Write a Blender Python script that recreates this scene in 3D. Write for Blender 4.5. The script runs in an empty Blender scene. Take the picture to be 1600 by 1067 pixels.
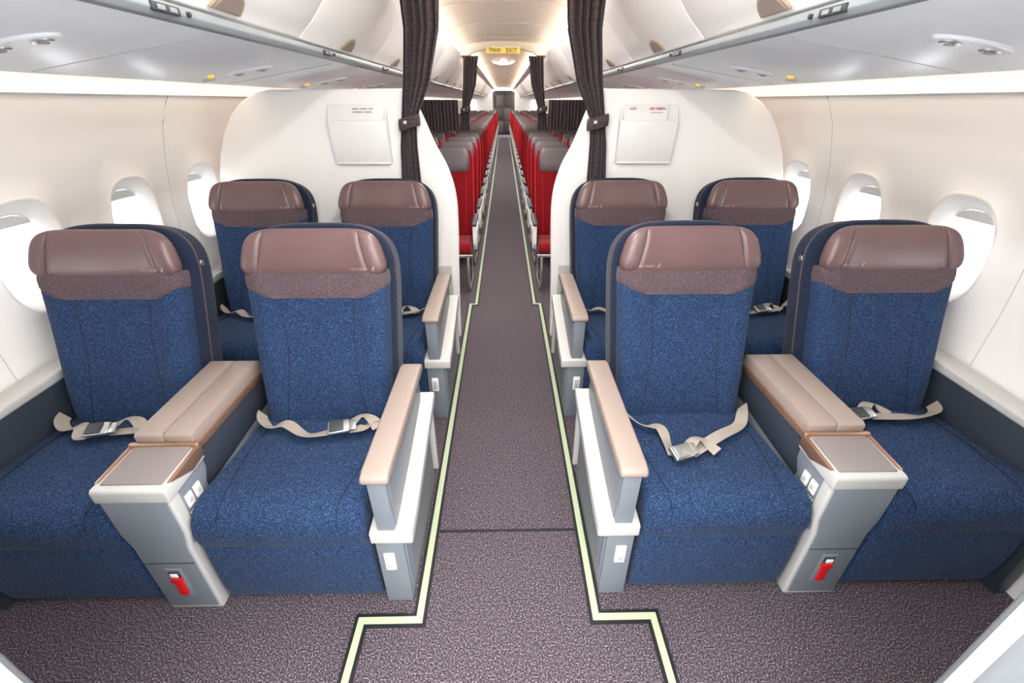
import bpy, bmesh, math, random
from mathutils import Vector, Matrix
random.seed(3)
S = bpy.context.scene
S.view_settings.view_transform = 'Standard'

# ---------------------------------------------------------------- materials
def lin(c):
    return tuple(((v/255)/12.92 if v/255 <= .04045 else ((v/255+.055)/1.055)**2.4) for v in c)+(1,)
MATS = {}
def mat(name, col, rough=.5, metal=0, spec=.5, coat=0, emit=None, es=0):
    m = bpy.data.materials.new(name); m.use_nodes = True
    b = m.node_tree.nodes['Principled BSDF']
    b.inputs['Base Color'].default_value = lin(col)
    b.inputs['Roughness'].default_value = rough
    b.inputs['Metallic'].default_value = metal
    b.inputs['Specular IOR Level'].default_value = spec
    b.inputs['Coat Weight'].default_value = coat
    if emit:
        b.inputs['Emission Color'].default_value = lin(emit)
        b.inputs['Emission Strength'].default_value = es
    MATS[name] = m
    return m
def flecks(name, cols, scale, rough=.95, bump=.3, stretch=(1,1,1), pos=None, detail=3, sheen=.1):
    m = mat(name, cols[0], rough, spec=.15)
    nt = m.node_tree; N = nt.nodes; L = nt.links; b = N['Principled BSDF']
    tc = N.new('ShaderNodeTexCoord'); mp = N.new('ShaderNodeMapping')
    mp.inputs['Scale'].default_value = stretch
    L.new(tc.outputs['Object'], mp.inputs['Vector'])
    no = N.new('ShaderNodeTexNoise'); no.inputs['Scale'].default_value = scale
    no.inputs['Detail'].default_value = detail; no.inputs['Roughness'].default_value = .6
    L.new(mp.outputs['Vector'], no.inputs['Vector'])
    r = N.new('ShaderNodeValToRGB'); e = r.color_ramp.elements
    pos = pos or [.36+.28*i/(len(cols)-1) for i in range(len(cols))]
    e[0].position = pos[0]; e[0].color = lin(cols[0])
    e[1].position = pos[-1]; e[1].color = lin(cols[-1])
    for p, c in zip(pos[1:-1], cols[1:-1]):
        x = e.new(p); x.color = lin(c)
    L.new(no.outputs['Fac'], r.inputs['Fac'])
    L.new(r.outputs['Color'], b.inputs['Base Color'])
    bp = N.new('ShaderNodeBump'); bp.inputs['Strength'].default_value = bump; bp.inputs['Distance'].default_value = .002
    L.new(no.outputs['Fac'], bp.inputs['Height']); L.new(bp.outputs['Normal'], b.inputs['Normal'])
    b.inputs['Sheen Weight'].default_value = sheen
    return m
def soft(name, col, rough, var=.05, scale=3, bump=0, bscale=400, **k):
    m = mat(name, col, rough, **k)
    nt = m.node_tree; N = nt.nodes; L = nt.links; b = N['Principled BSDF']
    tc = N.new('ShaderNodeTexCoord')
    no = N.new('ShaderNodeTexNoise'); no.inputs['Scale'].default_value = scale
    L.new(tc.outputs['Object'], no.inputs['Vector'])
    mx = N.new('ShaderNodeMix'); mx.data_type = 'RGBA'
    c = lin(col)
    mx.inputs[6].default_value = tuple(v*(1-var) for v in c[:3])+(1,)
    mx.inputs[7].default_value = tuple(min(1, v*(1+var)) for v in c[:3])+(1,)
    L.new(no.outputs['Fac'], mx.inputs[0]); L.new(mx.outputs[2], b.inputs['Base Color'])
    if bump:
        n2 = N.new('ShaderNodeTexNoise'); n2.inputs['Scale'].default_value = bscale
        L.new(tc.outputs['Object'], n2.inputs['Vector'])
        bp = N.new('ShaderNodeBump'); bp.inputs['Strength'].default_value = bump; bp.inputs['Distance'].default_value = .001
        L.new(n2.outputs['Fac'], bp.inputs['Height']); L.new(bp.outputs['Normal'], b.inputs['Normal'])
    return m
flecks('blue_fabric', [(14,23,41),(28,44,73),(40,63,98),(84,107,140)], 300, pos=[.36,.46,.56,.71], stretch=(.8,1,1.4), sheen=.05)
mat('blue_seam', (12,22,44), .9)
flecks('mauve_fabric', [(56,44,50),(82,68,74),(106,92,96)], 400)
flecks('navy_fabric', [(16,23,38),(26,35,54),(42,50,70)], 350)
flecks('red_fabric', [(84,6,14),(122,12,22),(144,20,30)], 300)
mat('red_piping', (196,24,30), .6)
flecks('carpet', [(26,22,28),(62,54,61),(94,83,91),(172,162,169)], 200, pos=[.37,.46,.55,.68], bump=.8, detail=5)
soft('leather', (100,77,78), .34, .06, 6, .25, 500)
mat('leather_seam', (56,40,44), .6)
mat('leather_mark', (146,120,120), .5)
soft('econ_leather', (84,74,78), .42, .06, 6)
soft('white_panel', (242,241,239), .42, .01, 2)
soft('bulkhead_grey', (112,115,120), .42, .01, 2)
soft('wall_panel', (239,237,235), .5, .01, 2)
soft('ceiling_panel', (242,236,227), .5, .01, 2)
soft('bin_white', (245,244,243), .35, .01, 2)
soft('psu_grey', (236,239,242), .28, .01, 2)
soft('rail_grey', (134,140,144), .35, .03, 8)
mat('joint_grey', (190,190,190), .6)
mat('dark_grey', (52,54,58), .5)
mat('black', (12,12,14), .6)
soft('console_grey', (116,122,130), .42, .03, 6, .1, 600)
soft('console_dark', (48,55,66), .5, .04, 6)
soft('cream', (186,185,182), .4, .02, 5)
soft('beige', (146,131,123), .42, .03, 8, .1, 500)
soft('tray_mauve', (128,120,119), .55, .03, 8, .2, 600)
mat('copper', (170,134,112), .3, metal=.7)
mat('silver', (200,200,198), .28, metal=.9)
soft('belt', (158,149,139), .7, .06, 60, .2, 900)
mat('white_plastic', (236,236,236), .35)
mat('red_handle', (200,16,20), .4)
mat('glow_strip', (172,184,152), .6, emit=(186,202,160), es=.05)
mat('tan', (164,148,122), .5)
mat('ceiling_seam', (214,200,180), .5)
mat('orange_lamp', (240,160,40), .4, emit=(255,160,40), es=1.5)
mat('exit_yellow', (226,196,96), .5, emit=(240,205,100), es=.35)
mat('red_ink', (196,30,36), .5)
mat('grey_ink', (150,148,148), .5)
mat('led_warm', (255,244,230), .5, emit=(255,240,222), es=16)
mat('led_wash', (255,244,230), .5, emit=(255,232,204), es=13)
mat('led_econ', (255,240,220), .5, emit=(255,236,212), es=14)
mat('window_shade', (226,226,226), .6)
soft('galley_dark', (38,32,28), .5, .2, 4)
mat('galley_metal', (70,62,54), .4, metal=.2)
# curtain
m = flecks('curtain', [(58,48,53),(76,64,69),(90,78,83)], 200)
nt = m.node_tree; N = nt.nodes; L = nt.links; b = N['Principled BSDF']
src = b.inputs['Base Color'].links[0].from_socket
tc = N.new('ShaderNodeTexCoord'); br = N.new('ShaderNodeTexBrick')
mp = N.new('ShaderNodeMapping'); mp.inputs['Rotation'].default_value = (math.radians(90),0,0)
L.new(tc.outputs['Object'], mp.inputs['Vector']); L.new(mp.outputs['Vector'], br.inputs['Vector'])
br.inputs['Scale'].default_value = 9; br.inputs['Mortar Size'].default_value = .008
br.inputs['Color1'].default_value = (0,0,0,1); br.inputs['Color2'].default_value = (0,0,0,1); br.inputs['Mortar'].default_value = (1,1,1,1)
mx = N.new('ShaderNodeMix'); mx.data_type = 'RGBA'
L.new(br.outputs['Color'], mx.inputs[0]); L.new(src, mx.inputs[6]); mx.inputs[7].default_value = lin((102,90,95))
L.new(mx.outputs[2], b.inputs['Base Color'])
# window pane
m = bpy.data.materials.new('window_pane'); m.use_nodes = True; MATS['window_pane'] = m
N = m.node_tree.nodes; N.clear(); L = m.node_tree.links
o = N.new('ShaderNodeOutputMaterial'); t = N.new('ShaderNodeBsdfTransparent'); g = N.new('ShaderNodeBsdfGlossy'); x = N.new('ShaderNodeMixShader')
g.inputs['Roughness'].default_value = .1; x.inputs[0].default_value = .06
L.new(t.outputs[0], x.inputs[1]); L.new(g.outputs[0], x.inputs[2]); L.new(x.outputs[0], o.inputs[0])

# ---------------------------------------------------------------- builder
_text = {}
def text_geo(s, size, bold=0):
    k = (s, size, bold)
    if k in _text: return _text[k]
    c = bpy.data.curves.new('t', 'FONT'); c.body = s; c.size = size; c.align_x = 'CENTER'; c.align_y = 'CENTER'; c.offset = bold
    ob = bpy.data.objects.new('t', c); S.collection.objects.link(ob)
    dg = bpy.context.evaluated_depsgraph_get(); dg.update()
    me = ob.evaluated_get(dg).to_mesh()
    r = ([tuple(v.co) for v in me.vertices], [tuple(p.vertices) for p in me.polygons])
    bpy.data.objects.remove(ob); bpy.data.curves.remove(c)
    _text[k] = r
    return r
class B:
    def __init__(s): s.v = []; s.f = []; s.m = []; s.names = []
    def mi(s, n):
        if n not in s.names: s.names.append(n)
        return s.names.index(n)
    def add(s, vs, fs, mt, M=None):
        o = len(s.v); k = s.mi(mt)
        for p in vs:
            p = Vector(p)
            s.v.append(tuple(M @ p) if M else tuple(p))
        for f in fs:
            s.f.append(tuple(i+o for i in f)); s.m.append(k)
    def addbm(s, bm, mt, M=None):
        bm.verts.ensure_lookup_table(); bm.verts.index_update()
        s.add([v.co[:] for v in bm.verts], [[v.index for v in f.verts] for f in bm.faces], mt, M); bm.free()
    def poly(s, vs, fs, mt, bev=0, seg=2, M=None, ang=30):
        bm = bmesh.new(); q = [bm.verts.new(p) for p in vs]
        for f in fs: bm.faces.new([q[i] for i in f])
        bmesh.ops.recalc_face_normals(bm, faces=bm.faces)
        if bev:
            es = [e for e in bm.edges if len(e.link_faces) == 2 and e.calc_face_angle(0) > math.radians(ang)]
            bmesh.ops.bevel(bm, geom=es, offset=bev, segments=seg, profile=.5, affect='EDGES', clamp_overlap=True)
        s.addbm(bm, mt, M)
    def box(s, x0, x1, y0, y1, z0, z1, mt, bev=.004, seg=2, M=None):
        x0, x1 = min(x0,x1), max(x0,x1)
        vs = [(x,y,z) for x in (x0,x1) for y in (y0,y1) for z in (z0,z1)]
        fs = [(0,1,3,2),(4,6,7,5),(0,4,5,1),(2,3,7,6),(0,2,6,4),(1,5,7,3)]
        s.poly(vs, fs, mt, bev, seg, M)
    def prism(s, pr, ax, lo, hi, mt, bev=.004, seg=2, M=None, ang=30):
        n = len(pr); vs = []
        for t in (lo, hi):
            for a, b_ in pr:
                vs.append({'x':(t,a,b_),'y':(a,t,b_),'z':(a,b_,t)}[ax])
        fs = [tuple(range(n)), tuple(range(2*n-1, n-1, -1))]+[(i,(i+1)%n,n+(i+1)%n,n+i) for i in range(n)]
        s.poly(vs, fs, mt, bev, seg, M, ang)
    def loft(s, rings, mt, M=None, closed=True, cap=True):
        n = len(rings[0]); vs = [p for r in rings for p in r]; fs = []
        for i in range(len(rings)-1):
            for j in range(n if closed else n-1):
                k = (j+1) % n
                fs.append((i*n+j, i*n+k, (i+1)*n+k, (i+1)*n+j))
        if cap and closed:
            fs.append(tuple(range(n-1,-1,-1))); fs.append(tuple((len(rings)-1)*n+j for j in range(n)))
        bm = bmesh.new(); q = [bm.verts.new(p) for p in vs]
        for f in fs:
            try: bm.faces.new([q[i] for i in f])
            except ValueError: pass
        bmesh.ops.recalc_face_normals(bm, faces=bm.faces)
        s.addbm(bm, mt, M)
    def tube(s, pts, r, mt, n=8, M=None, flat=None):
        pts = [Vector(p) for p in pts]; rings = []
        for i, p in enumerate(pts):
            d = (pts[min(i+1,len(pts)-1)]-pts[max(i-1,0)]).normalized()
            up = Vector((0,0,1)) if abs(d.z) < .9 else Vector((1,0,0))
            a = d.cross(up).normalized(); c = a.cross(d).normalized()
            rings.append([tuple(p+a*r*math.cos(2*math.pi*k/n)+c*r*math.sin(2*math.pi*k/n)) for k in range(n)])
        s.loft(rings, mt, M)
    def ribbon(s, pts, w, th, mt, M=None):
        P = [Vector(p[:3]) for p in pts]; rings = []
        for i, p in enumerate(P):
            d = (P[min(i+1,len(P)-1)]-P[max(i-1,0)]).normalized()
            up = Vector((0,0,1)); a = d.cross(up).normalized(); c = a.cross(d).normalized()
            t = math.radians(pts[i][3]); a2 = a*math.cos(t)+c*math.sin(t); c2 = -a*math.sin(t)+c*math.cos(t)
            rings.append([tuple(p+a2*w/2*u+c2*th/2*v) for u, v in ((1,1),(-1,1),(-1,-1),(1,-1))])
        s.loft(rings, mt, M)
    def cyl(s, c, r, h, ax, mt, n=24, sx=1, sy=1, bev=.001, M=None):
        pr = [(r*sx*math.cos(2*math.pi*k/n), r*sy*math.sin(2*math.pi*k/n)) for k in range(n)]
        T = Matrix.Translation(Vector(c))
        s.prism(pr, ax, -h/2, h/2, mt, bev, 1, (M @ T) if M else T, 40)
    def obj(s, name, loc=(0,0,0), sharp=38, parent=None):
        me = bpy.data.meshes.new(name); me.from_pydata(s.v, [], s.f)
        for n in s.names: me.materials.append(MATS[n])
        me.polygons.foreach_set('material_index', s.m)
        me.polygons.foreach_set('use_smooth', [True]*len(s.f))
        me.update(); me.set_sharp_from_angle(angle=math.radians(sharp))
        ob = bpy.data.objects.new(name, me); ob.location = loc; S.collection.objects.link(ob)
        if parent: ob.parent = parent
        return ob
def inst(ob, loc, scale=(1,1,1)):
    o = bpy.data.objects.new(ob.name.split('.')[0], ob.data); o.location = loc; o.scale = scale
    S.collection.objects.link(o); return o
def sg(v): return 1 if v >= 0 else -1
def sstep(a, b_, x):
    t = max(0, min(1, (x-a)/(b_-a))); return t*t*(3-2*t)
def smooth_path(pts, k=6):
    out = []; n = len(pts)
    for i in range(n-1):
        p0, p1, p2, p3 = pts[max(i-1,0)], pts[i], pts[i+1], pts[min(i+2,n-1)]
        for j in range(k):
            t = j/k
            out.append(tuple(.5*((2*b_)+(-a+c)*t+(2*a-5*b_+4*c-d)*t*t+(-a+3*b_-3*c+d)*t**3) for a,b_,c,d in zip(p0,p1,p2,p3)))
    out.append(tuple(pts[-1])); return out

YEND = 25.0; YF = -2.2
# ---------------------------------------------------------------- floor
b = B(); b.box(-1.95, 1.95, YF, YEND+2, -.06, 0, 'carpet', 0)
b.obj('floor')
b = B()
def strip(x0, y0, x1, y1):
    if x0 == x1:
        b.box(x0-.024, x0+.024, y0-.024, y1+.024, 0, .003, 'black', 0)
        b.box(x0-.012, x0+.012, y0-.012, y1+.012, .0031, .006, 'glow_strip', .001, 1)
    else:
        a, c = sorted((x0, x1))
        b.box(a-.024, c+.024, y0-.024, y0+.024, 0, .0028, 'black', 0)
        b.box(a-.012, c+.012, y0-.012, y0+.012, .0029, .0062, 'glow_strip', .001, 1)
for s in (-1, 1):
    strip(s*.515, -1.6, s*.515, .86); strip(s*.312, .86, s*.515, .86)
    strip(s*.312, .86, s*.312, 3.57); strip(s*.262, 3.57, s*.312, 3.57); strip(s*.262, 3.57, s*.262, YEND-.1)
b.obj('floor_path_marking')
b = B(); b.box(-.286, .286, 1.214, 1.226, 0, .002, 'black', 0); b.obj('carpet_seam')

# ---------------------------------------------------------------- side walls
prof = [(0,1.86),(.3,1.895),(.6,1.91),(.66,1.912),(.9,1.910),(1.1,1.893),(1.3,1.855),(1.44,1.815),(1.5,1.795),(1.6,1.74),(1.63,1.715)]
def wx(z):
    for (a, xa), (c, xc) in zip(prof, prof[1:]):
        if a <= z <= c: return xa+(xc-xa)*(z-a)/(c-a)
    return prof[-1][1] if z > 1.6 else prof[0][1]
WS = .57; ZC = 1.05
Z0, Z1 = .66, 1.44
def window_rings(sd, yc):
    NP = 64; hy = WS/2; hz = (Z1-Z0)/2; zc = (Z0+Z1)/2
    per = []
    k = NP//4
    for i in range(k): per.append((hy, -hz+2*hz*i/k))
    for i in range(k): per.append((hy-2*hy*i/k, hz))
    for i in range(k): per.append((-hy, hz-2*hz*i/k))
    for i in range(k): per.append((-hy+2*hy*i/k, -hz))
    rings = [[(sd*wx(zc+z), yc+y, zc+z) for y, z in per]]
    def se(hw, hh, off, e=2.7):
        r = []
        for y, z in per:
            a = math.atan2(z/hz*.95, y/hy*.95); c, s_ = math.cos(a), math.sin(a)
            Y = hw*sg(c)*abs(c)**(2/e); Z = hh*sg(s_)*abs(s_)**(2/e)
            r.append((sd*(wx(ZC+Z)+off), yc+Y, ZC+Z))
        return r
    for hw, hh, off in [(.24,.33,0),(.17,.238,0),(.164,.230,-.006),(.156,.221,-.008),(.148,.212,-.002),(.122,.180,.030),(.110,.165,.045),(.105,.160,.075)]:
        rings.append(se(hw, hh, off))
    return rings, se
wk = 0
for sd, nm, WY0 in ((-1,'left',1.72),(1,'right',1.76)):
    b = B()
    k0 = -3; k1 = int((YEND-WY0)/WS)+1
    ys = WY0+k0*WS-WS/2
    for k in range(k0, k1):
        rings, se = window_rings(sd, WY0+k*WS)
        b.loft(rings, 'wall_panel', closed=True, cap=False)
    ye = WY0+(k1-1)*WS+WS/2
    def band(pts, mt):
        r0 = [(sd*x, ys, z) for z, x in pts]; r1 = [(sd*x, ye, z) for z, x in pts]
        b.loft([r0, r1], mt, closed=False, cap=False)
    band([(0,1.86),(.3,1.895),(.6,1.91),(.6,1.90),(.63,1.90),(.63,1.91),(.66,1.912)], 'wall_panel')
    band([(1.44,1.815),(1.5,1.795),(1.6,1.74),(1.625,1.722),(1.628,1.70),(1.64,1.70),(1.66,1.71)], 'wall_panel')
    b.obj('wall_'+nm, sharp=50)
    b = B()
    pts = [(1.63,1.74),(1.70,1.70),(1.75,1.62),(1.775,1.5),(1.78,1.38)]
    b.loft([[(sd*x, ys, z) for z, x in pts],[(sd*x, ye, z) for z, x in pts]], 'wall_panel', closed=False, cap=False)
    b.obj('trim_cove_'+nm, sharp=50)
    b = B(); b.box(sd*1.40, sd*1.425, -.3, YEND, 1.715, 1.735, 'led_wash', .002); b.obj('wall_wash_light_'+nm)
    b = B()
    for k in range(-2, 8, 2):
        y = WY0+WS/2+(k+1)*WS
        b.tube([(sd*(x+.001), y, z) for z, x in prof], .0025, 'joint_grey', 6)
    b.obj('trim_panel_joint_'+nm)
    for k in range(-1, 3):
        wk += 1
        yc = WY0+k*WS
        rings, se = window_rings(sd, yc)
        b = B()
        o = se(.108,.163,.062); b.add(o, [tuple(range(len(o)))], 'window_pane')
        sh = []
        for kk in range(25):
            a = math.pi*kk/24; c, s_ = math.cos(a), math.sin(a)
            Y = .107*sg(c)*abs(c)**(2/2.7); Z = max(.161*abs(s_)**(2/2.7), .12)
            sh.append((Y, ZC+Z))
        vs = [(sd*(wx(z)+.05), yc+y, z) for y, z in sh]+[(sd*(wx(z)+.057), yc+y, z) for y, z in sh]
        nn = len(sh); fs = [tuple(range(nn)), tuple(range(2*nn-1,nn-1,-1))]+[(i,(i+1)%nn,nn+(i+1)%nn,nn+i) for i in range(nn)]
        b.add(vs, fs, 'window_shade')
        b.obj('window_%d' % wk)

# ---------------------------------------------------------------- ceiling
HY = 6.9
b = B()
def arc(w, z0, z1, n=14):
    return [(w*math.cos(math.pi*i/n), z0+(z1-z0)*math.sin(math.pi*i/n)**.8) for i in range(n+1)]
pts = [(.60,2.172),(.60,2.21)]+arc(.56,2.215,2.29)+[(-.60,2.21),(-.60,2.172)]
b.loft([[(x, YF, z) for x, z in pts],[(x, HY, z) for x, z in pts]], 'ceiling_panel', closed=False, cap=False)
pts = [(.60,2.172),(.575,2.14),(.44,2.14),(.44,2.17)]+arc(.42,2.17,2.235)+[(-.44,2.17),(-.44,2.14),(-.575,2.14),(-.60,2.172)]
b.loft([[(x, HY, z) for x, z in pts],[(x, YEND+2, z) for x, z in pts]], 'ceiling_panel', closed=False, cap=False)
b.prism([(-.56,2.32),(-.56,2.13),(-.44,2.13),(-.40,2.165),(-.25,2.20),(0,2.215),(.25,2.20),(.40,2.165),(.44,2.13),(.56,2.13),(.56,2.32)], 'y', HY-.05, HY+.05, 'ceiling_panel', .01)
b.obj('ceiling', sharp=45)
b = B()
y = 1.0
while y < YEND:
    w, z0, z1 = (.56,2.214,2.289) if y < HY else (.42,2.169,2.234)
    b.tube([(x, y, z-.001) for x, z in arc(w, z0, z1)], .003, 'ceiling_seam', 6)
    y += 1.08
b.obj('trim_ceiling_joints')
for s, nm in ((-1,'left'),(1,'right')):
    b = B()
    b.box(s*.565, s*.595, YF+.1, HY-.1, 2.178, 2.186, 'led_warm', .002)
    b.obj('ceiling_light_'+nm)
    b = B()
    b.box(s*.405, s*.436, HY+.1, YEND, 2.145, 2.155, 'led_econ', .002)
    b.obj('cabin_cove_light_'+nm)

# ---------------------------------------------------------------- overhead bins
def dz(x): return 1.772+(1.674-1.772)*(x-.83)/(1.45-.83)
for sd, nm in ((-1,'left'),(1,'right')):
    b = B()
    door = smooth_path([(.812,1.818),(.79,1.84),(.735,1.89),(.66,1.98),(.60,2.07),(.565,2.165)], 4)
    pr = [(sd*x, z) for x, z in door]+[(sd*1.45,2.165),(sd*1.6,1.95),(sd*1.45,1.80),(sd*.84,1.818)]
    b.prism(pr, 'y', -.539, .539, 'bin_white', .008, 3, ang=40)
    hp = [(.078*math.cos(math.pi*i/18), .070*math.sin(math.pi*i/18)) for i in range(19)]
    T = Matrix(((1,0,0,sd*.800),(0,1,0,0),(0,0,1,1.826),(0,0,0,1))) @ Matrix.Rotation(sd*math.radians(-46), 4, 'Y')
    b.prism([(a, c) for a, c in hp], 'x', -.005, .005, 'tan', .002, 1, T)
    b.prism([(a*.84, c*.82+.004) for a, c in hp], 'x', -.007, .007, 'beige', .002, 1, T)
    first = b.obj('overhead_bin', (0,1.56,0))
    k = -1
    while 1.56+k*1.085 < YEND-.4:
        if k != 0: inst(first, (0,1.56+k*1.085,0))
        k += 1
    b = B()
    pr = [(.832,1.772),(.818,1.776),(.806,1.79),(.808,1.808),(.822,1.814),(.87,1.81),(.87,1.79)]
    b.prism([(sd*x,z) for x,z in pr], 'y', YF+.6, YEND, 'rail_grey', .003)
    b.prism([(sd*x,z) for x,z in [(.836,1.774),(1.44,1.675),(1.455,1.682),(1.455,1.70),(.87,1.79)]], 'y', YF+.6, YEND, 'psu_grey', .006)
    for k in range(-1, 18):
        y = 1.30+k*1.085
        b.box(sd*.800, sd*.812, y-.05, y+.05, 1.784, 1.803, 'dark_grey', .004)
        b.box(sd*.798, sd*.803, y-.035, y-.008, 1.788, 1.799, 'rail_grey', .002)
        b.box(sd*.798, sd*.803, y+.008, y+.035, 1.788, 1.799, 'rail_grey', .002)
        b.cyl((sd*.803, y+.085, 1.794), .006, .01, 'x', 'dark_grey', 12)
    sl = math.atan2(1.674-1.772, .62)
    for yb in (.19, 1.25, 2.31, 3.37, 4.43, 5.49):
        R = Matrix.Translation((sd*1.14, yb, dz(1.14)+.000)) @ Matrix.Rotation(-sd*sl, 4, 'Y')
        b.box(-.28, .28, .30, .302, -.0015, .006, 'joint_grey', .0, M=R)
        b.cyl((0, .0, -.002), .105, .010, 'z', 'psu_grey', 36, 1, .42, .002, R)
        for dx in (-.055, .055):
            b.cyl((dx, .0, -.006), .026, .010, 'z', 'silver', 28, 1, .75, .002, R)
            b.cyl((dx, .0, -.011), .012, .004, 'z', 'rail_grey', 18, 1, 1, .001, R)
        b.cyl((sd*.21, .02, -.003), .030, .012, 'z', 'silver', 24, 1, .45, .002, R)
        b.cyl((sd*.15, -.06, -.003), .014, .010, 'z', 'orange_lamp' if yb > 1 else 'rail_grey', 18, 1, .6, .001, R)
    b.obj('trim_service_panel_'+nm)

# ---------------------------------------------------------------- class divider partitions
PY = 2.95
for sd, nm in ((-1,'left'),(1,'right')):
    b = B()
    ed = smooth_path([(.345,.0),(.33,.5),(.315,.85),(.318,1.06),(.36,1.23),(.43,1.37),(.49,1.52),(.55,1.655)], 5)
    ou = [(1.38,1.66),(1.47,1.645),(1.56,1.60),(1.64,1.53),(1.71,1.44),(1.77,1.32),(1.82,1.18),(1.86,1.0),(1.87,.7),(1.86,.3),(1.835,0)]
    b.prism([(sd*x,z) for x,z in ed+[(.6,1.668)]+ou], 'y', PY, PY+.05, 'white_panel', .014, 3, ang=45)
    b.box(sd*.38, sd*1.82, PY-.006, PY+.01, .02, .58, 'cream', .004)
    b.obj('partition_wall_'+nm)
    # forward partition
    b = B(); e = .735 if sd < 0 else .708
    b.prism([(sd*x,z) for x,z in [(e+.008,0),(e,.5),(e,1.5),(.80,1.66),(1.45,1.66),(1.72,1.4),(1.86,1.0),(1.86,.6),(1.83,0)]], 'y', .30, .345, 'bulkhead_grey', .012, 3)
    b.box(sd*(e-.003), sd*(e+.006), .312, .333, .2, 1.3, 'cream', .002)
    b.cyl((sd*(e+.035), .347, .90), .006, .09, 'z', 'rail_grey', 12)
    b.box(sd*(e+.022), sd*(e+.05), .343, .350, .86, .94, 'dark_grey' if sd < 0 else 'cream', .002)
    b.obj('bulkhead_partition_'+nm)
    # literature pocket
    b = B(); cx = sd*.875
    b.prism([(PY-.002,1.27),(PY-.002,1.585),(PY-.010,1.585),(PY-.012,1.27)], 'x', cx-.175, cx+.175, 'white_plastic', .003)
    b.prism([(PY-.02,1.262),(PY-.052,1.50),(PY-.060,1.50),(PY-.032,1.262)], 'x', cx-.168, cx+.168, 'white_plastic', .003)
    for q in (-1, 1):
        b.prism([(PY-.004,1.262),(PY-.004,1.57),(PY-.058,1.50),(PY-.030,1.262)], 'x', cx+q*.168-.006, cx+q*.168+.006, 'white_plastic', .003)
    b.box(cx-.168, cx+.168, PY-.034, PY-.004, 1.256, 1.27, 'white_plastic', .004)
    if sd < 0:
        for z_, segs in ((1.562,((-.04,.0),(.01,.05),(.06,.085))),(1.545,((-.04,.02),(.03,.075)))):
            for a, c in segs: b.box(cx+a+.01, cx+c+.01, PY-.0125, PY-.0105, z_-.003, z_+.003, 'grey_ink', 0)
    b.obj('literature_pocket')
    if sd > 0:
        b = B()
        T = Matrix.Translation((cx-.02, PY-.026, 1.50)) @ Matrix.Rotation(math.radians(-3),4,'X')
        b.box(-.13, .13, -.001, .001, -.19, .085, 'white_plastic', 0, M=T)
        v, f = text_geo('AIR OMBRA', .019, .0005); b.add([(.068+p[0], -.0016, .062+p[1]) for p in v], f, 'red_ink', T)
        b.box(.03, .10, -.0017, -.001, .040, .044, 'grey_ink', 0, M=T)
        v, f = text_geo('A320', .018, .0005); b.add([(-.08+p[0], -.0016, .062+p[1]) for p in v], f, 'red_ink', T)
        b.obj('safety_card')

# ---------------------------------------------------------------- curtains
def curtain(name, y0, levels, folds, amp, tie=None, mt='curtain'):
    b = B(); rings = []
    for z, xc, hw, am in levels:
        r = []
        n = folds*10
        for i in range(n+1):
            u = i/n
            r.append((xc+hw*(2*u-1)+.004*math.sin(u*23+z*4), y0+am*math.sin(2*math.pi*folds*u+.5*math.sin(u*13))*(0.75+.25*math.sin(u*31)), z))
        rings.append(r)
    b.loft(rings, mt, closed=False, cap=False)
    if tie:
        z, xc, hw, dp = tie
        rr = []
        for dzv, k in ((-.032,.96),(-.03,1.0),(0,1.04),(.03,1.0),(.032,.96)):
            rr.append([(xc+hw*k*math.cos(a)*1.0, y0+dp*k*math.sin(a), z+dzv+.015*math.cos(a)) for a in [2*math.pi*i/24 for i in range(24)]])
        b.loft(rr, mt)
        b.cyl((xc-.3*hw, y0-dp*1.02, z), .012, .012, 'y', 'silver', 16)
    return b.obj(name, sharp=80)
def lv(keys, n=26):
    out = []
    for i in range(n):
        t = i/(n-1)*(len(keys)-1); k = min(int(t), len(keys)-2); f = t-k; f = f*f*(3-2*f)
        out.append(tuple(a+(c-a)*f for a, c in zip(keys[k], keys[k+1])))
    return out
for s in (-1, 1):
    curtain('curtain', 2.905, lv([(2.23,s*.445,.115,.040),(1.95,s*.45,.10,.036),(1.7,s*.50,.08,.03),(1.50,s*.565,.045,.024),(1.36,s*.58,.05,.022),(1.1,s*.59,.06,.02),(.75,s*.585,.07,.02)]), 5, .03, (1.49,s*.565,.064,.042))
    curtain('curtain', 6.80, lv([(2.125,s*.43,.10,.03),(1.8,s*.46,.09,.03),(1.50,s*.53,.05,.03),(1.4,s*.54,.06,.03),(1.24,s*.55,.07,.03)]), 5, .03, (1.50,s*.53,.07,.05))
    curtain('curtain', 6.74, lv([(1.62,s*.95,.33,.025),(1.4,s*.95,.33,.028),(1.24,s*.95,.33,.03)]), 14, .03)
b = B()
for s in (-1,1): b.box(s*.33, s*.57, 2.895, 2.915, 2.235, 2.25, 'psu_grey', .003)
b.obj('curtain_rail')

# ---------------------------------------------------------------- exit sign, ceiling sign
b = B()
b.box(-.22, .22, HY-.17, HY-.10, 2.145, 2.215, 'exit_yellow', .006)
b.box(-.235, .235, HY-.165, HY-.09, 2.205, 2.225, 'white_plastic', .004)
v, f = text_geo('EXIT', .07, .001); b.add([(.105+p[0], HY-.1705, 2.177+p[1]) for p in v], f, 'dark_grey')
v, f = text_geo('\u093f\u0928\u0915\u093e\u0938', .06, .001); b.add([(-.11+p[0], HY-.1705, 2.177+p[1]) for p in v], f, 'dark_grey')
b.obj('exit_sign')
b = B()
b.cyl((0, 8.6, 2.19), .2, .03, 'y', 'white_plastic', 32, 1, .28, .004)
b.box(-.1, .1, 8.575, 8.583, 2.17, 2.20, 'grey_ink', .002); b.box(-.035, .035, 8.572, 8.58, 2.172, 2.198, 'red_ink', .002)
b.obj('lavatory_sign')

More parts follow.
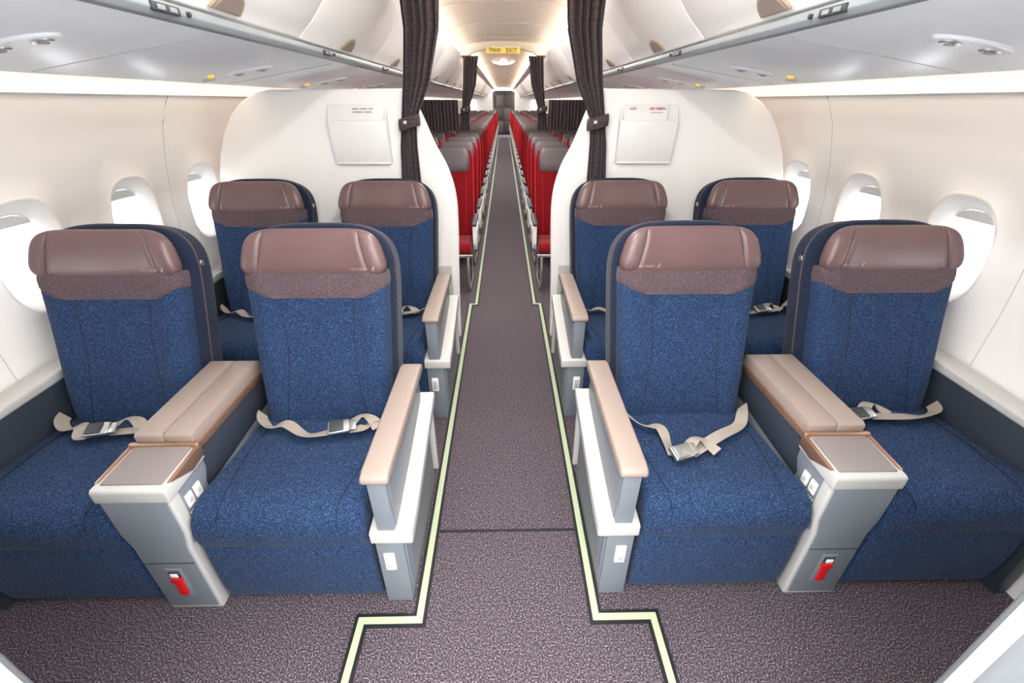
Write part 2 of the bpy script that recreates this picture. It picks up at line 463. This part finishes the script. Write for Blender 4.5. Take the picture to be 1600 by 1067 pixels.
# ---------------------------------------------------------------- business seats
TH = math.radians(16)
def back_frame(y0, z0, th): return Matrix.Translation((0,y0,z0)) @ Matrix.Rotation(-th, 4, 'X')
BL = [(-.03,.19,.03),(-.015,.225,.045),(.01,.240,.052),(.06,.247,.058),(.15,.252,.064),(.25,.256,.062),(.35,.260,.057),(.45,.264,.053),(.53,.268,.052),(.575,.270,.052),(.60,.262,.045)]
def bl(s_):
    for a, c in zip(BL, BL[1:]):
        if a[0] <= s_ <= c[0]:
            t = (s_-a[0])/(c[0]-a[0]); return a[1]+(c[1]-a[1])*t, a[2]+(c[2]-a[2])*t
    return BL[-1][1:]
def bolster(u): return -.016*sstep(.5,.82,abs(u))
def front_y(x, s_, ex=0):
    hw, hd = bl(s_); u = min(.999, abs(x)/hw)
    return -.055-(hd+ex)*(1-u**5)**(1/5)+bolster(u)
def back_pad(b, M, levels, mt, ex=0, n=56):
    rings = []
    for s_, hw, hd in levels:
        r = []
        for i in range(n):
            a = 2*math.pi*i/n; c, s1 = math.cos(a), math.sin(a)
            x = hw*sg(c)*abs(c)**(2/5); y = (hd+ex)*sg(s1)*abs(s1)**(2/5)
            yy = -.055+y
            if y < 0: yy += bolster(x/hw)*min(1, abs(y)/(hd+ex))
            r.append((x, yy, s_))
        rings.append(r)
    b.loft(rings, mt, M)
TT = [-1,-.992,-.97,-.94,-.90,-.85,-.80,-.765,-.745,-.73,-.715,-.695,-.65,-.55,-.4,-.2,0]
TT = TT+[-t for t in TT[-2::-1]]
CS, HH, HD, HW = .706, .094, .046, .264
def pf(t): return max(.03, (1-abs(t)**7)**(1/3.2))
def pcy(t): return -.078-.020*sstep(.45,1,abs(t))+.004
def phd(t): return HD*(1-.16*math.exp(-((abs(t)-.73)/.022)**2))
SH = .30
def pillow(b, M, mt):
    rings = []; n = 36
    for t in TT:
        f = pf(t); r = []
        for i in range(n):
            a = 2*math.pi*i/n; c, s1 = math.cos(a), math.sin(a)
            ds = HH*f*sg(s1)*abs(s1)**(2/2.9); y = pcy(t)+phd(t)*f*sg(c)*abs(c)**(2/2.9)
            r.append((t*HW-t*SH*ds, y, CS+ds))
        rings.append(r)
    b.loft(rings, mt, M)
def pillow_y(x, s_):
    ds = s_-CS; t = x/(HW-SH*ds); f = pf(t)
    q = min(.99, abs(ds)/(HH*f))
    return pcy(t)-phd(t)*f*(1-q**2.9)**(1/2.9)
CP = [(.52,.455),(.40,.462),(.25,.468),(.12,.478),(.06,.478),(.02,.465),(-.008,.43),(-.016,.39),(-.013,.355),(-.006,.330),(-.001,.318),(-.003,.305),(-.006,.27),(-.005,.16),(.002,.07),(.014,.022),(.10,.015),(.30,.04),(.52,.30)]
def business_seat(cx, fy, sd, aisle, belt):
    b = B(); hw = .274
    b.prism(smooth_path(CP[:-3],3)+CP[-3:], 'x', -hw, hw, 'blue_fabric', .024, 4, ang=50)
    for q in (-1, 1):
        b.tube(smooth_path([(q*.215,.44,.4645),(q*.225,.30,.4690),(q*.20,.12,.480),(q*.19,.05,.4775),(q*.188,.0,.452),(q*.187,-.0145,.40)],4), .0014, 'blue_seam', 6)
    b.box(-.24, .24, .12, .60, 0, .33, 'console_dark', .01)
    M = back_frame(.575, .390 if fy < 1.5 else .40, TH)
    back_pad(b, M, BL, 'blue_fabric')
    back_pad(b, M, [(.538,.200,.050),(.547,.230,.052),(.562,.255,.054),(.584,.270,.054),(.61,.273,.054),(.645,.270,.05)], 'mauve_fabric', .003)
    for q in (-1, 1):
        pts = []
        for i in range(15):
            s_ = .03+.49*i/14; x = q*(.150+.035*math.sin(math.pi*(s_-.1)/.55)*-1+.02*(s_/.5))
            pts.append((x, front_y(x, s_)-.0002, s_))
        b.tube(pts, .0016, 'blue_seam', 6, M)
    top = [(.290*sg(math.cos(a))*abs(math.cos(a))**(2/3.4), .59+.232*abs(math.sin(a))**(2/3.4)) for a in [math.pi*i/30 for i in range(30,-1,-1)]]
    ol = [(-.258,.0),(-.275,.2),(-.284,.42)]+top+[(.284,.42),(.275,.2),(.258,.0)]
    b.prism(ol, 'y', -.045, .075, 'navy_fabric', .022, 4, M, 40)
    b.prism([(x*1.004, z*1.001+.001) for x, z in ol], 'y', -.012, .000, 'mauve_fabric', .004, 2, M, 40)
    b.box(-.25, .25, .07, .10, .05, .70, 'console_dark', .02, 3, M)
    pillow(b, M, 'leather')
    for q in (-1, 1):
        pts = []
        for i in range(11):
            ds = -.074+.148*i/10; x = q*(.735*HW-SH*.735*ds)
            pts.append((x, pillow_y(x, CS+ds)+.0006, CS+ds))
        b.tube(pts, .0012, 'leather_seam', 6, M)
    v, f = text_geo('AIR OMBRA', .0135, .0003)
    ox = -sd*.178; oz = CS-.058
    b.add([(ox+p[0], pillow_y(ox+p[0], oz+p[1])-.0012, oz+p[1]) for p in v], f, 'leather_mark', M)
    b.add([(ox+dx, pillow_y(ox+dx, oz+dz_)-.001, oz+dz_) for dx, dz_ in ((.045,-.006),(.053,-.006),(.059,.012),(.051,.010))], [(0,1,2,3)], 'leather_mark', M)
    if not aisle:
        b.cyl((-sd*.286, .01, .67), .012, .012, 'x', 'silver', 18, M=M)
    bx, by, w1, w2 = belt
    zt = .478
    P1 = [(-.255,.47,.50,60),(-.235,.43,zt+.022,40),(-.19,.395 if by>.3 else .37,zt+.012,w1*1.5),(-.13,.40 if by>.3 else .34,zt+.026,w1*.3),((bx-.16)/2,(by+.34)/2-.012,zt+.016,w1*1.1),(bx-.03,by,zt+.014,8)]
    P2 = [(.255,.47,.50,-60),(.235,.43,zt+.022,-40),(.19,.41 if by>.3 else .36,zt+.014,w2*1.4),((bx+.25)/2,(by+.36)/2+.01,zt+.024,w2*.4),(bx+.03,by+.004,zt+.016,-8)]
    b.ribbon(smooth_path(P1,6), .046, .003, 'belt'); b.ribbon(smooth_path(P2,6), .046, .003, 'belt')
    b.ribbon(smooth_path([(bx+.02,by+.012,zt+.028,0),(bx+.06,by+.05,zt+.045,25),(bx+.10,by+.045,zt+.03,5),(bx+.13,by+.01,zt+.018,-10)],5), .044, .003, 'belt')
    T = Matrix.Translation((bx-.01, by-.01, zt+.040)) @ Matrix.Rotation(math.radians(w1*.6),4,'Z') @ Matrix.Rotation(math.radians(18),4,'X')
    b.box(-.040, .040, -.028, .028, -.010, .008, 'silver', .006, 3, T)
    b.box(-.034, .018, -.024, .024, .006, .014, 'silver' if by < .3 else 'dark_grey', .004, 2, T)
    b.box(.040, .062, -.023, .023, -.008, .004, 'silver', .003, 2, T)
    if aisle:
        cx_abs = abs(cx); ao = .008 if (sd < 0 and fy < 1.5) else 0
        def X(a): return -sd*(cx_abs-a-ao)
        b.prism([(-.035,.628),(-.030,.652),(.0,.660),(.55,.668),(.585,.660),(.59,.630),(.55,.625),(.0,.620)], 'x', min(X(.335),X(.42)), max(X(.335),X(.42)), 'beige', .010, 3)
        b.prism([(-.005,.36),(-.012,.628),(.56,.63),(.56,.36)], 'x', min(X(.352),X(.41)), max(X(.352),X(.41)), 'console_grey', .005)
        b.prism([(.012,.40),(.006,.60),(.53,.60),(.53,.50)], 'x', min(X(.349),X(.353)), max(X(.349),X(.353)), 'console_grey', .001)
        b.prism([(0,.0),(0,.37),(.56,.49),(.56,.0)], 'x', min(X(.336),X(.43)), max(X(.336),X(.43)), 'console_grey', .006)
        b.prism([(-.018,.345),(-.018,.392),(.0,.398),(.10,.405),(.575,.525),(.585,.50),(.56,.470),(.08,.352),(.0,.345)], 'x', min(X(.297),X(.436)), max(X(.297),X(.436)), 'cream', .007, 3)
        b.prism([(.01,.05),(.01,.32),(.54,.44),(.54,.05)], 'x', min(X(.330),X(.337)), max(X(.330),X(.337)), 'console_grey', .003)
        b.prism([(.04,.08),(.04,.30),(.51,.41),(.51,.08)], 'x', min(X(.3275),X(.331)), max(X(.3275),X(.331)), 'console_grey', .002)
        b.box(X(.372), X(.408), -.006, .004, .19, .275, 'white_plastic', .003)
        b.box(X(.379), X(.401), -.010, -.002, .205, .26, 'cream', .003)
        b.box(X(.31), X(.34), .55, .575, .10, .50, 'cream', .006)
    return b.obj('business_class_seat', (cx, fy, 0))
def rowy(r, sd): return ((.93 if sd < 0 else .945), 1.98)[r]
POS = {(0,-1,True):-.727,(0,-1,False):-1.512,(0,1,True):.720,(0,1,False):1.515,(1,-1,True):-.708,(1,-1,False):-1.465,(1,1,True):.700,(1,1,False):1.49}
for r in (0, 1):
    for sd in (-1, 1):
        for aisle in (True, False):
            belt = {(0,-1,True):(.10,.37,25,-20),(0,-1,False):(-.02,.37,20,-25),(0,1,True):(-.09,.20,30,-10),(0,1,False):(-.10,.40,20,-30)}.get((r,sd,aisle), (.05,.36,22,-25))
            business_seat(POS[(r,sd,aisle)], rowy(r,sd), sd, aisle, belt)

# ---------------------------------------------------------------- centre consoles
def console(cx, fy, sd):
    b = B()
    ol = [(-.108,.575),(.108,.575),(.108,.40),(.094,.33),(.094,.0),(-.094,.0),(-.094,.33),(-.108,.40)]
    b.prism(ol, 'y', -.012, .03, 'cream', .008, 3, ang=20)
    inn = [(-.097,.555),(.097,.555),(.097,.405),(.082,.335),(.082,.02),(-.082,.02),(-.082,.335),(-.097,.405)]
    b.prism(inn, 'y', -.017, .0, 'console_grey', .003, 2, ang=20)
    b.box(-.082, .082, -.0185, -.01, .262, .265, 'console_dark', 0)
    b.prism([(.02,.0),(.02,.56),(.62,.59),(.62,.0)], 'x', -.092, .092, 'console_grey', .006)
    for q in (-1, 1):
        b.prism([(.0,.34),(.0,.555),(.16,.565),(.16,.52),(.12,.44),(.04,.36)], 'x', min(q*.088,q*.106), max(q*.088,q*.106), 'console_grey', .005, 2)
        b.prism([(.15,.44),(.15,.575),(.60,.605),(.60,.47)], 'x', min(q*.088,q*.097), max(q*.088,q*.097), 'console_dark', .003)
        for yy in (.05,.09):
            b.box(q*.105, q*.111, yy-.015, yy+.015, .465, .515, 'white_plastic', .003)
            b.box(q*.109, q*.1125, yy-.008, yy+.008, .48, .50, 'cream', .002)
        for j in range(8):
            b.box(q*.105, q*.1069, .03+j*.011, .036+j*.011, .446, .449, 'white_plastic', 0)
    b.prism([(-.018,.548),(-.018,.592),(-.010,.600),(.165,.612),(.165,.56)], 'x', -.112, .112, 'cream', .008, 3)
    for q in (-1, 1):
        b.prism([(.01,.603),(.165,.617),(.165,.575),(.10,.565)], 'x', min(q*.100,q*.1145), max(q*.100,q*.1145), 'copper', .003, 2)
    b.prism([(.005,.598),(.005,.606),(.155,.618),(.155,.60)], 'x', -.092, .092, 'tray_mauve', .004, 2)
    b.box(-.112, .112, .152, .170, .57, .626, 'copper', .006, 3)
    for q in (-1, 1):
        b.prism([(.168,.615),(.168,.648),(.18,.655),(.60,.668),(.625,.655),(.625,.60),(.3,.60)], 'x', min(q*.002,q*.095), max(q*.002,q*.095), 'beige', .005, 2)
    b.prism([(.165,.585),(.165,.615),(.62,.62),(.62,.59)], 'x', -.102, .102, 'copper', .004, 2)
    b.box(-.028, .028, -.020, -.012, .085, .235, 'console_grey', .006)
    b.box(-.018, .018, -.024, -.012, .190, .225, 'dark_grey', .003)
    b.box(-.012, .012, -.027, -.02, .198, .216, 'white_plastic', .002)
    b.box(-.014, .014, -.028, -.016, .100, .190, 'red_handle', .004, 3)
    b.box(-.019, .019, -.030, -.016, .172, .194, 'red_handle', .004, 2)
    return b.obj('center_console', (cx, fy, 0))
console(-1.120, rowy(0,-1), -1); console(1.116, rowy(0,1), 1); console(-1.088, 1.98, -1); console(1.095, 1.98, 1)
for fy in (.93, 1.98):
    for sd in (-1, 1):
        b = B()
        b.prism([(-.02,.60),(-.02,.625),(.62,.66),(.70,.66),(.70,.62)], 'x', min(sd*1.795,sd*1.895), max(sd*1.795,sd*1.895), 'cream', .008, 3)
        b.prism([(-.01,.0),(-.01,.605),(.68,.64),(.68,.0)], 'x', min(sd*1.80,sd*1.85), max(sd*1.80,sd*1.85), 'console_dark', .005)
        b.obj('side_armrest', (0, fy, 0))

# ---------------------------------------------------------------- economy seats
def econ_back_rings(levels, n=32, e=4.5, cy=-.04):
    R = []
    for s_, hw, hd in levels:
        r = []
        for i in range(n):
            a = 2*math.pi*i/n; c, s1 = math.cos(a), math.sin(a)
            r.append((hw*sg(c)*abs(c)**(2/e), cy+hd*sg(s1)*abs(s1)**(2/e), s_))
        R.append(r)
    return R
b = B()
TE = math.radians(13)
for i, cx in enumerate((.525, 1.015, 1.505)):
    T = Matrix.Translation((cx,0,0))
    b.prism(smooth_path([(.46,.43),(.25,.44),(.08,.46),(.03,.45),(.0,.41),(.02,.37),(.2,.35),(.46,.35)],3), 'x', -.215, .215, 'red_fabric', .02, 3, T, 50)
    M = T @ back_frame(.52, .38, TE)
    b.loft(econ_back_rings([(0,.20,.03),(.03,.215,.04),(.3,.218,.042),(.55,.222,.038),(.74,.222,.034),(.80,.212,.030),(.825,.18,.02)]), 'red_fabric', M)
    b.loft(econ_back_rings([(.625,.165,.02),(.64,.18,.03),(.70,.192,.036),(.76,.192,.034),(.81,.180,.028),(.835,.15,.02)], cy=-.058), 'econ_leather', M)
    for q in (-1, 1):
        b.tube([(q*.219,-.07,.05),(q*.222,-.072,.4),(q*.224,-.068,.70),(q*.216,-.06,.785),(q*.19,-.055,.818)], .0045, 'red_piping', 6, M)
        b.tube([(q*.14,-.083,.06),(q*.15,-.084,.4),(q*.155,-.080,.60)], .002, 'red_piping', 6, M)
    b.box(-.2, .2, .0, .02, .1, .75, 'econ_leather', .01, 2, M)
for x in (.283, .77, 1.26, 1.745):
    b.prism([(.12,.595),(.11,.615),(.14,.625),(.50,.635),(.50,.60)], 'x', x-.022, x+.022, 'dark_grey', .008, 3)
    b.prism([(.15,.42),(.15,.60),(.20,.60),(.28,.50),(.46,.46),(.50,.60),(.54,.60),(.54,.38),(.2,.36)], 'x', x-.016, x+.016, 'psu_grey' , .004)
b.box(.262, .272, .16, .5, .38, .56, 'white_plastic', .004)
for x in (.34, 1.2):
    b.tube(smooth_path([(x,.02,.34),(x,-.01,.2),(x,.03,.02),(x,.20,.015),(x,.46,.015),(x,.45,.2),(x,.40,.34)],4), .013, 'silver', 8)
b.box(.30, 1.74, .06, .09, .32, .35, 'silver', .005); b.box(.30, 1.74, .38, .41, .32, .35, 'silver', .005)
right = b.obj('economy_seat_row', (0, 3.86, 0))
bm = bmesh.new(); bm.from_mesh(right.data)
bmesh.ops.scale(bm, vec=(-1,1,1), verts=bm.verts); bmesh.ops.reverse_faces(bm, faces=bm.faces)
lm = bpy.data.meshes.new('economy_seat_row'); bm.to_mesh(lm); bm.free()
if len(lm.materials) == 0:
    for mt_ in right.data.materials: lm.materials.append(mt_)
left = bpy.data.objects.new('economy_seat_row', lm); left.location = (0,3.86,0); S.collection.objects.link(left)
k = 1
while 3.86+k*.76 < YEND-1.2:
    inst(right, (0,3.86+k*.76,0)); inst(left, (0,3.86+k*.76,0)); k += 1

# ---------------------------------------------------------------- rear galley & front wall
b = B()
for s in (-1, 1):
    b.prism([(s*.55,0),(s*.55,2.0),(s*.3,2.12),(s*.3,2.25),(s*1.95,2.25),(s*1.95,0)], 'y', YEND, YEND+.06, 'white_panel', .005)
b.obj('wall_rear')
b = B()
b.box(-1.2, 1.2, YEND+1.2, YEND+1.9, 0, 2.1, 'galley_dark', .01)
for i in range(4):
    for j in range(3):
        b.box(-.8+i*.4+.02, -.8+i*.4+.38, YEND+1.18, YEND+1.21, .1+j*.62, .1+j*.62+.56, 'galley_metal' if (i+j) % 2 else 'galley_dark', .01)
b.obj('galley_cabinet')
b = B(); b.box(-1.95, 1.95, YF-.05, YF, 0, 2.3, 'white_panel', 0); b.obj('wall_front')

# ---------------------------------------------------------------- lights
def area(name, loc, rot, sx, sy, e, col=(1,.98,.955)):
    l = bpy.data.lights.new(name, 'AREA'); l.shape = 'RECTANGLE'; l.size = sx; l.size_y = sy; l.energy = e; l.color = col
    o = bpy.data.objects.new(name, l); o.location = loc; o.rotation_euler = rot; S.collection.objects.link(o); return o
area('ceiling_fill', (0,-.7,2.20), (0,0,0), .7, 1.6, 80)  # added fill light behind the camera, out of view, not a known fitting
area('ceiling_fill', (0,1.2,2.27), (0,0,0), .12, 1.4, 30)  # this and the ones below: added fill along the ceiling centre, beside the coves
area('ceiling_fill', (0,4.6,2.25), (0,0,0), .12, 3.0, 44)
area('ceiling_fill', (0,12,2.20), (0,0,0), .10, 8, 110)
area('ceiling_fill', (0,21,2.20), (0,0,0), .10, 7, 80)

w = bpy.data.worlds.new('World'); S.world = w; w.use_nodes = True
bg = w.node_tree.nodes['Background']; bg.inputs[0].default_value = (.94,.97,1,1); bg.inputs[1].default_value = 7.0

# ---------------------------------------------------------------- camera
c = bpy.data.cameras.new('camera'); c.sensor_width = 36; c.lens = 675*36/1600; c.clip_start = .02; c.clip_end = 200
co = bpy.data.objects.new('camera', c); co.location = (0, 0, 1.6)
co.rotation_euler = (math.radians(90-29.05), 0, -.0168); S.collection.objects.link(co); S.camera = co
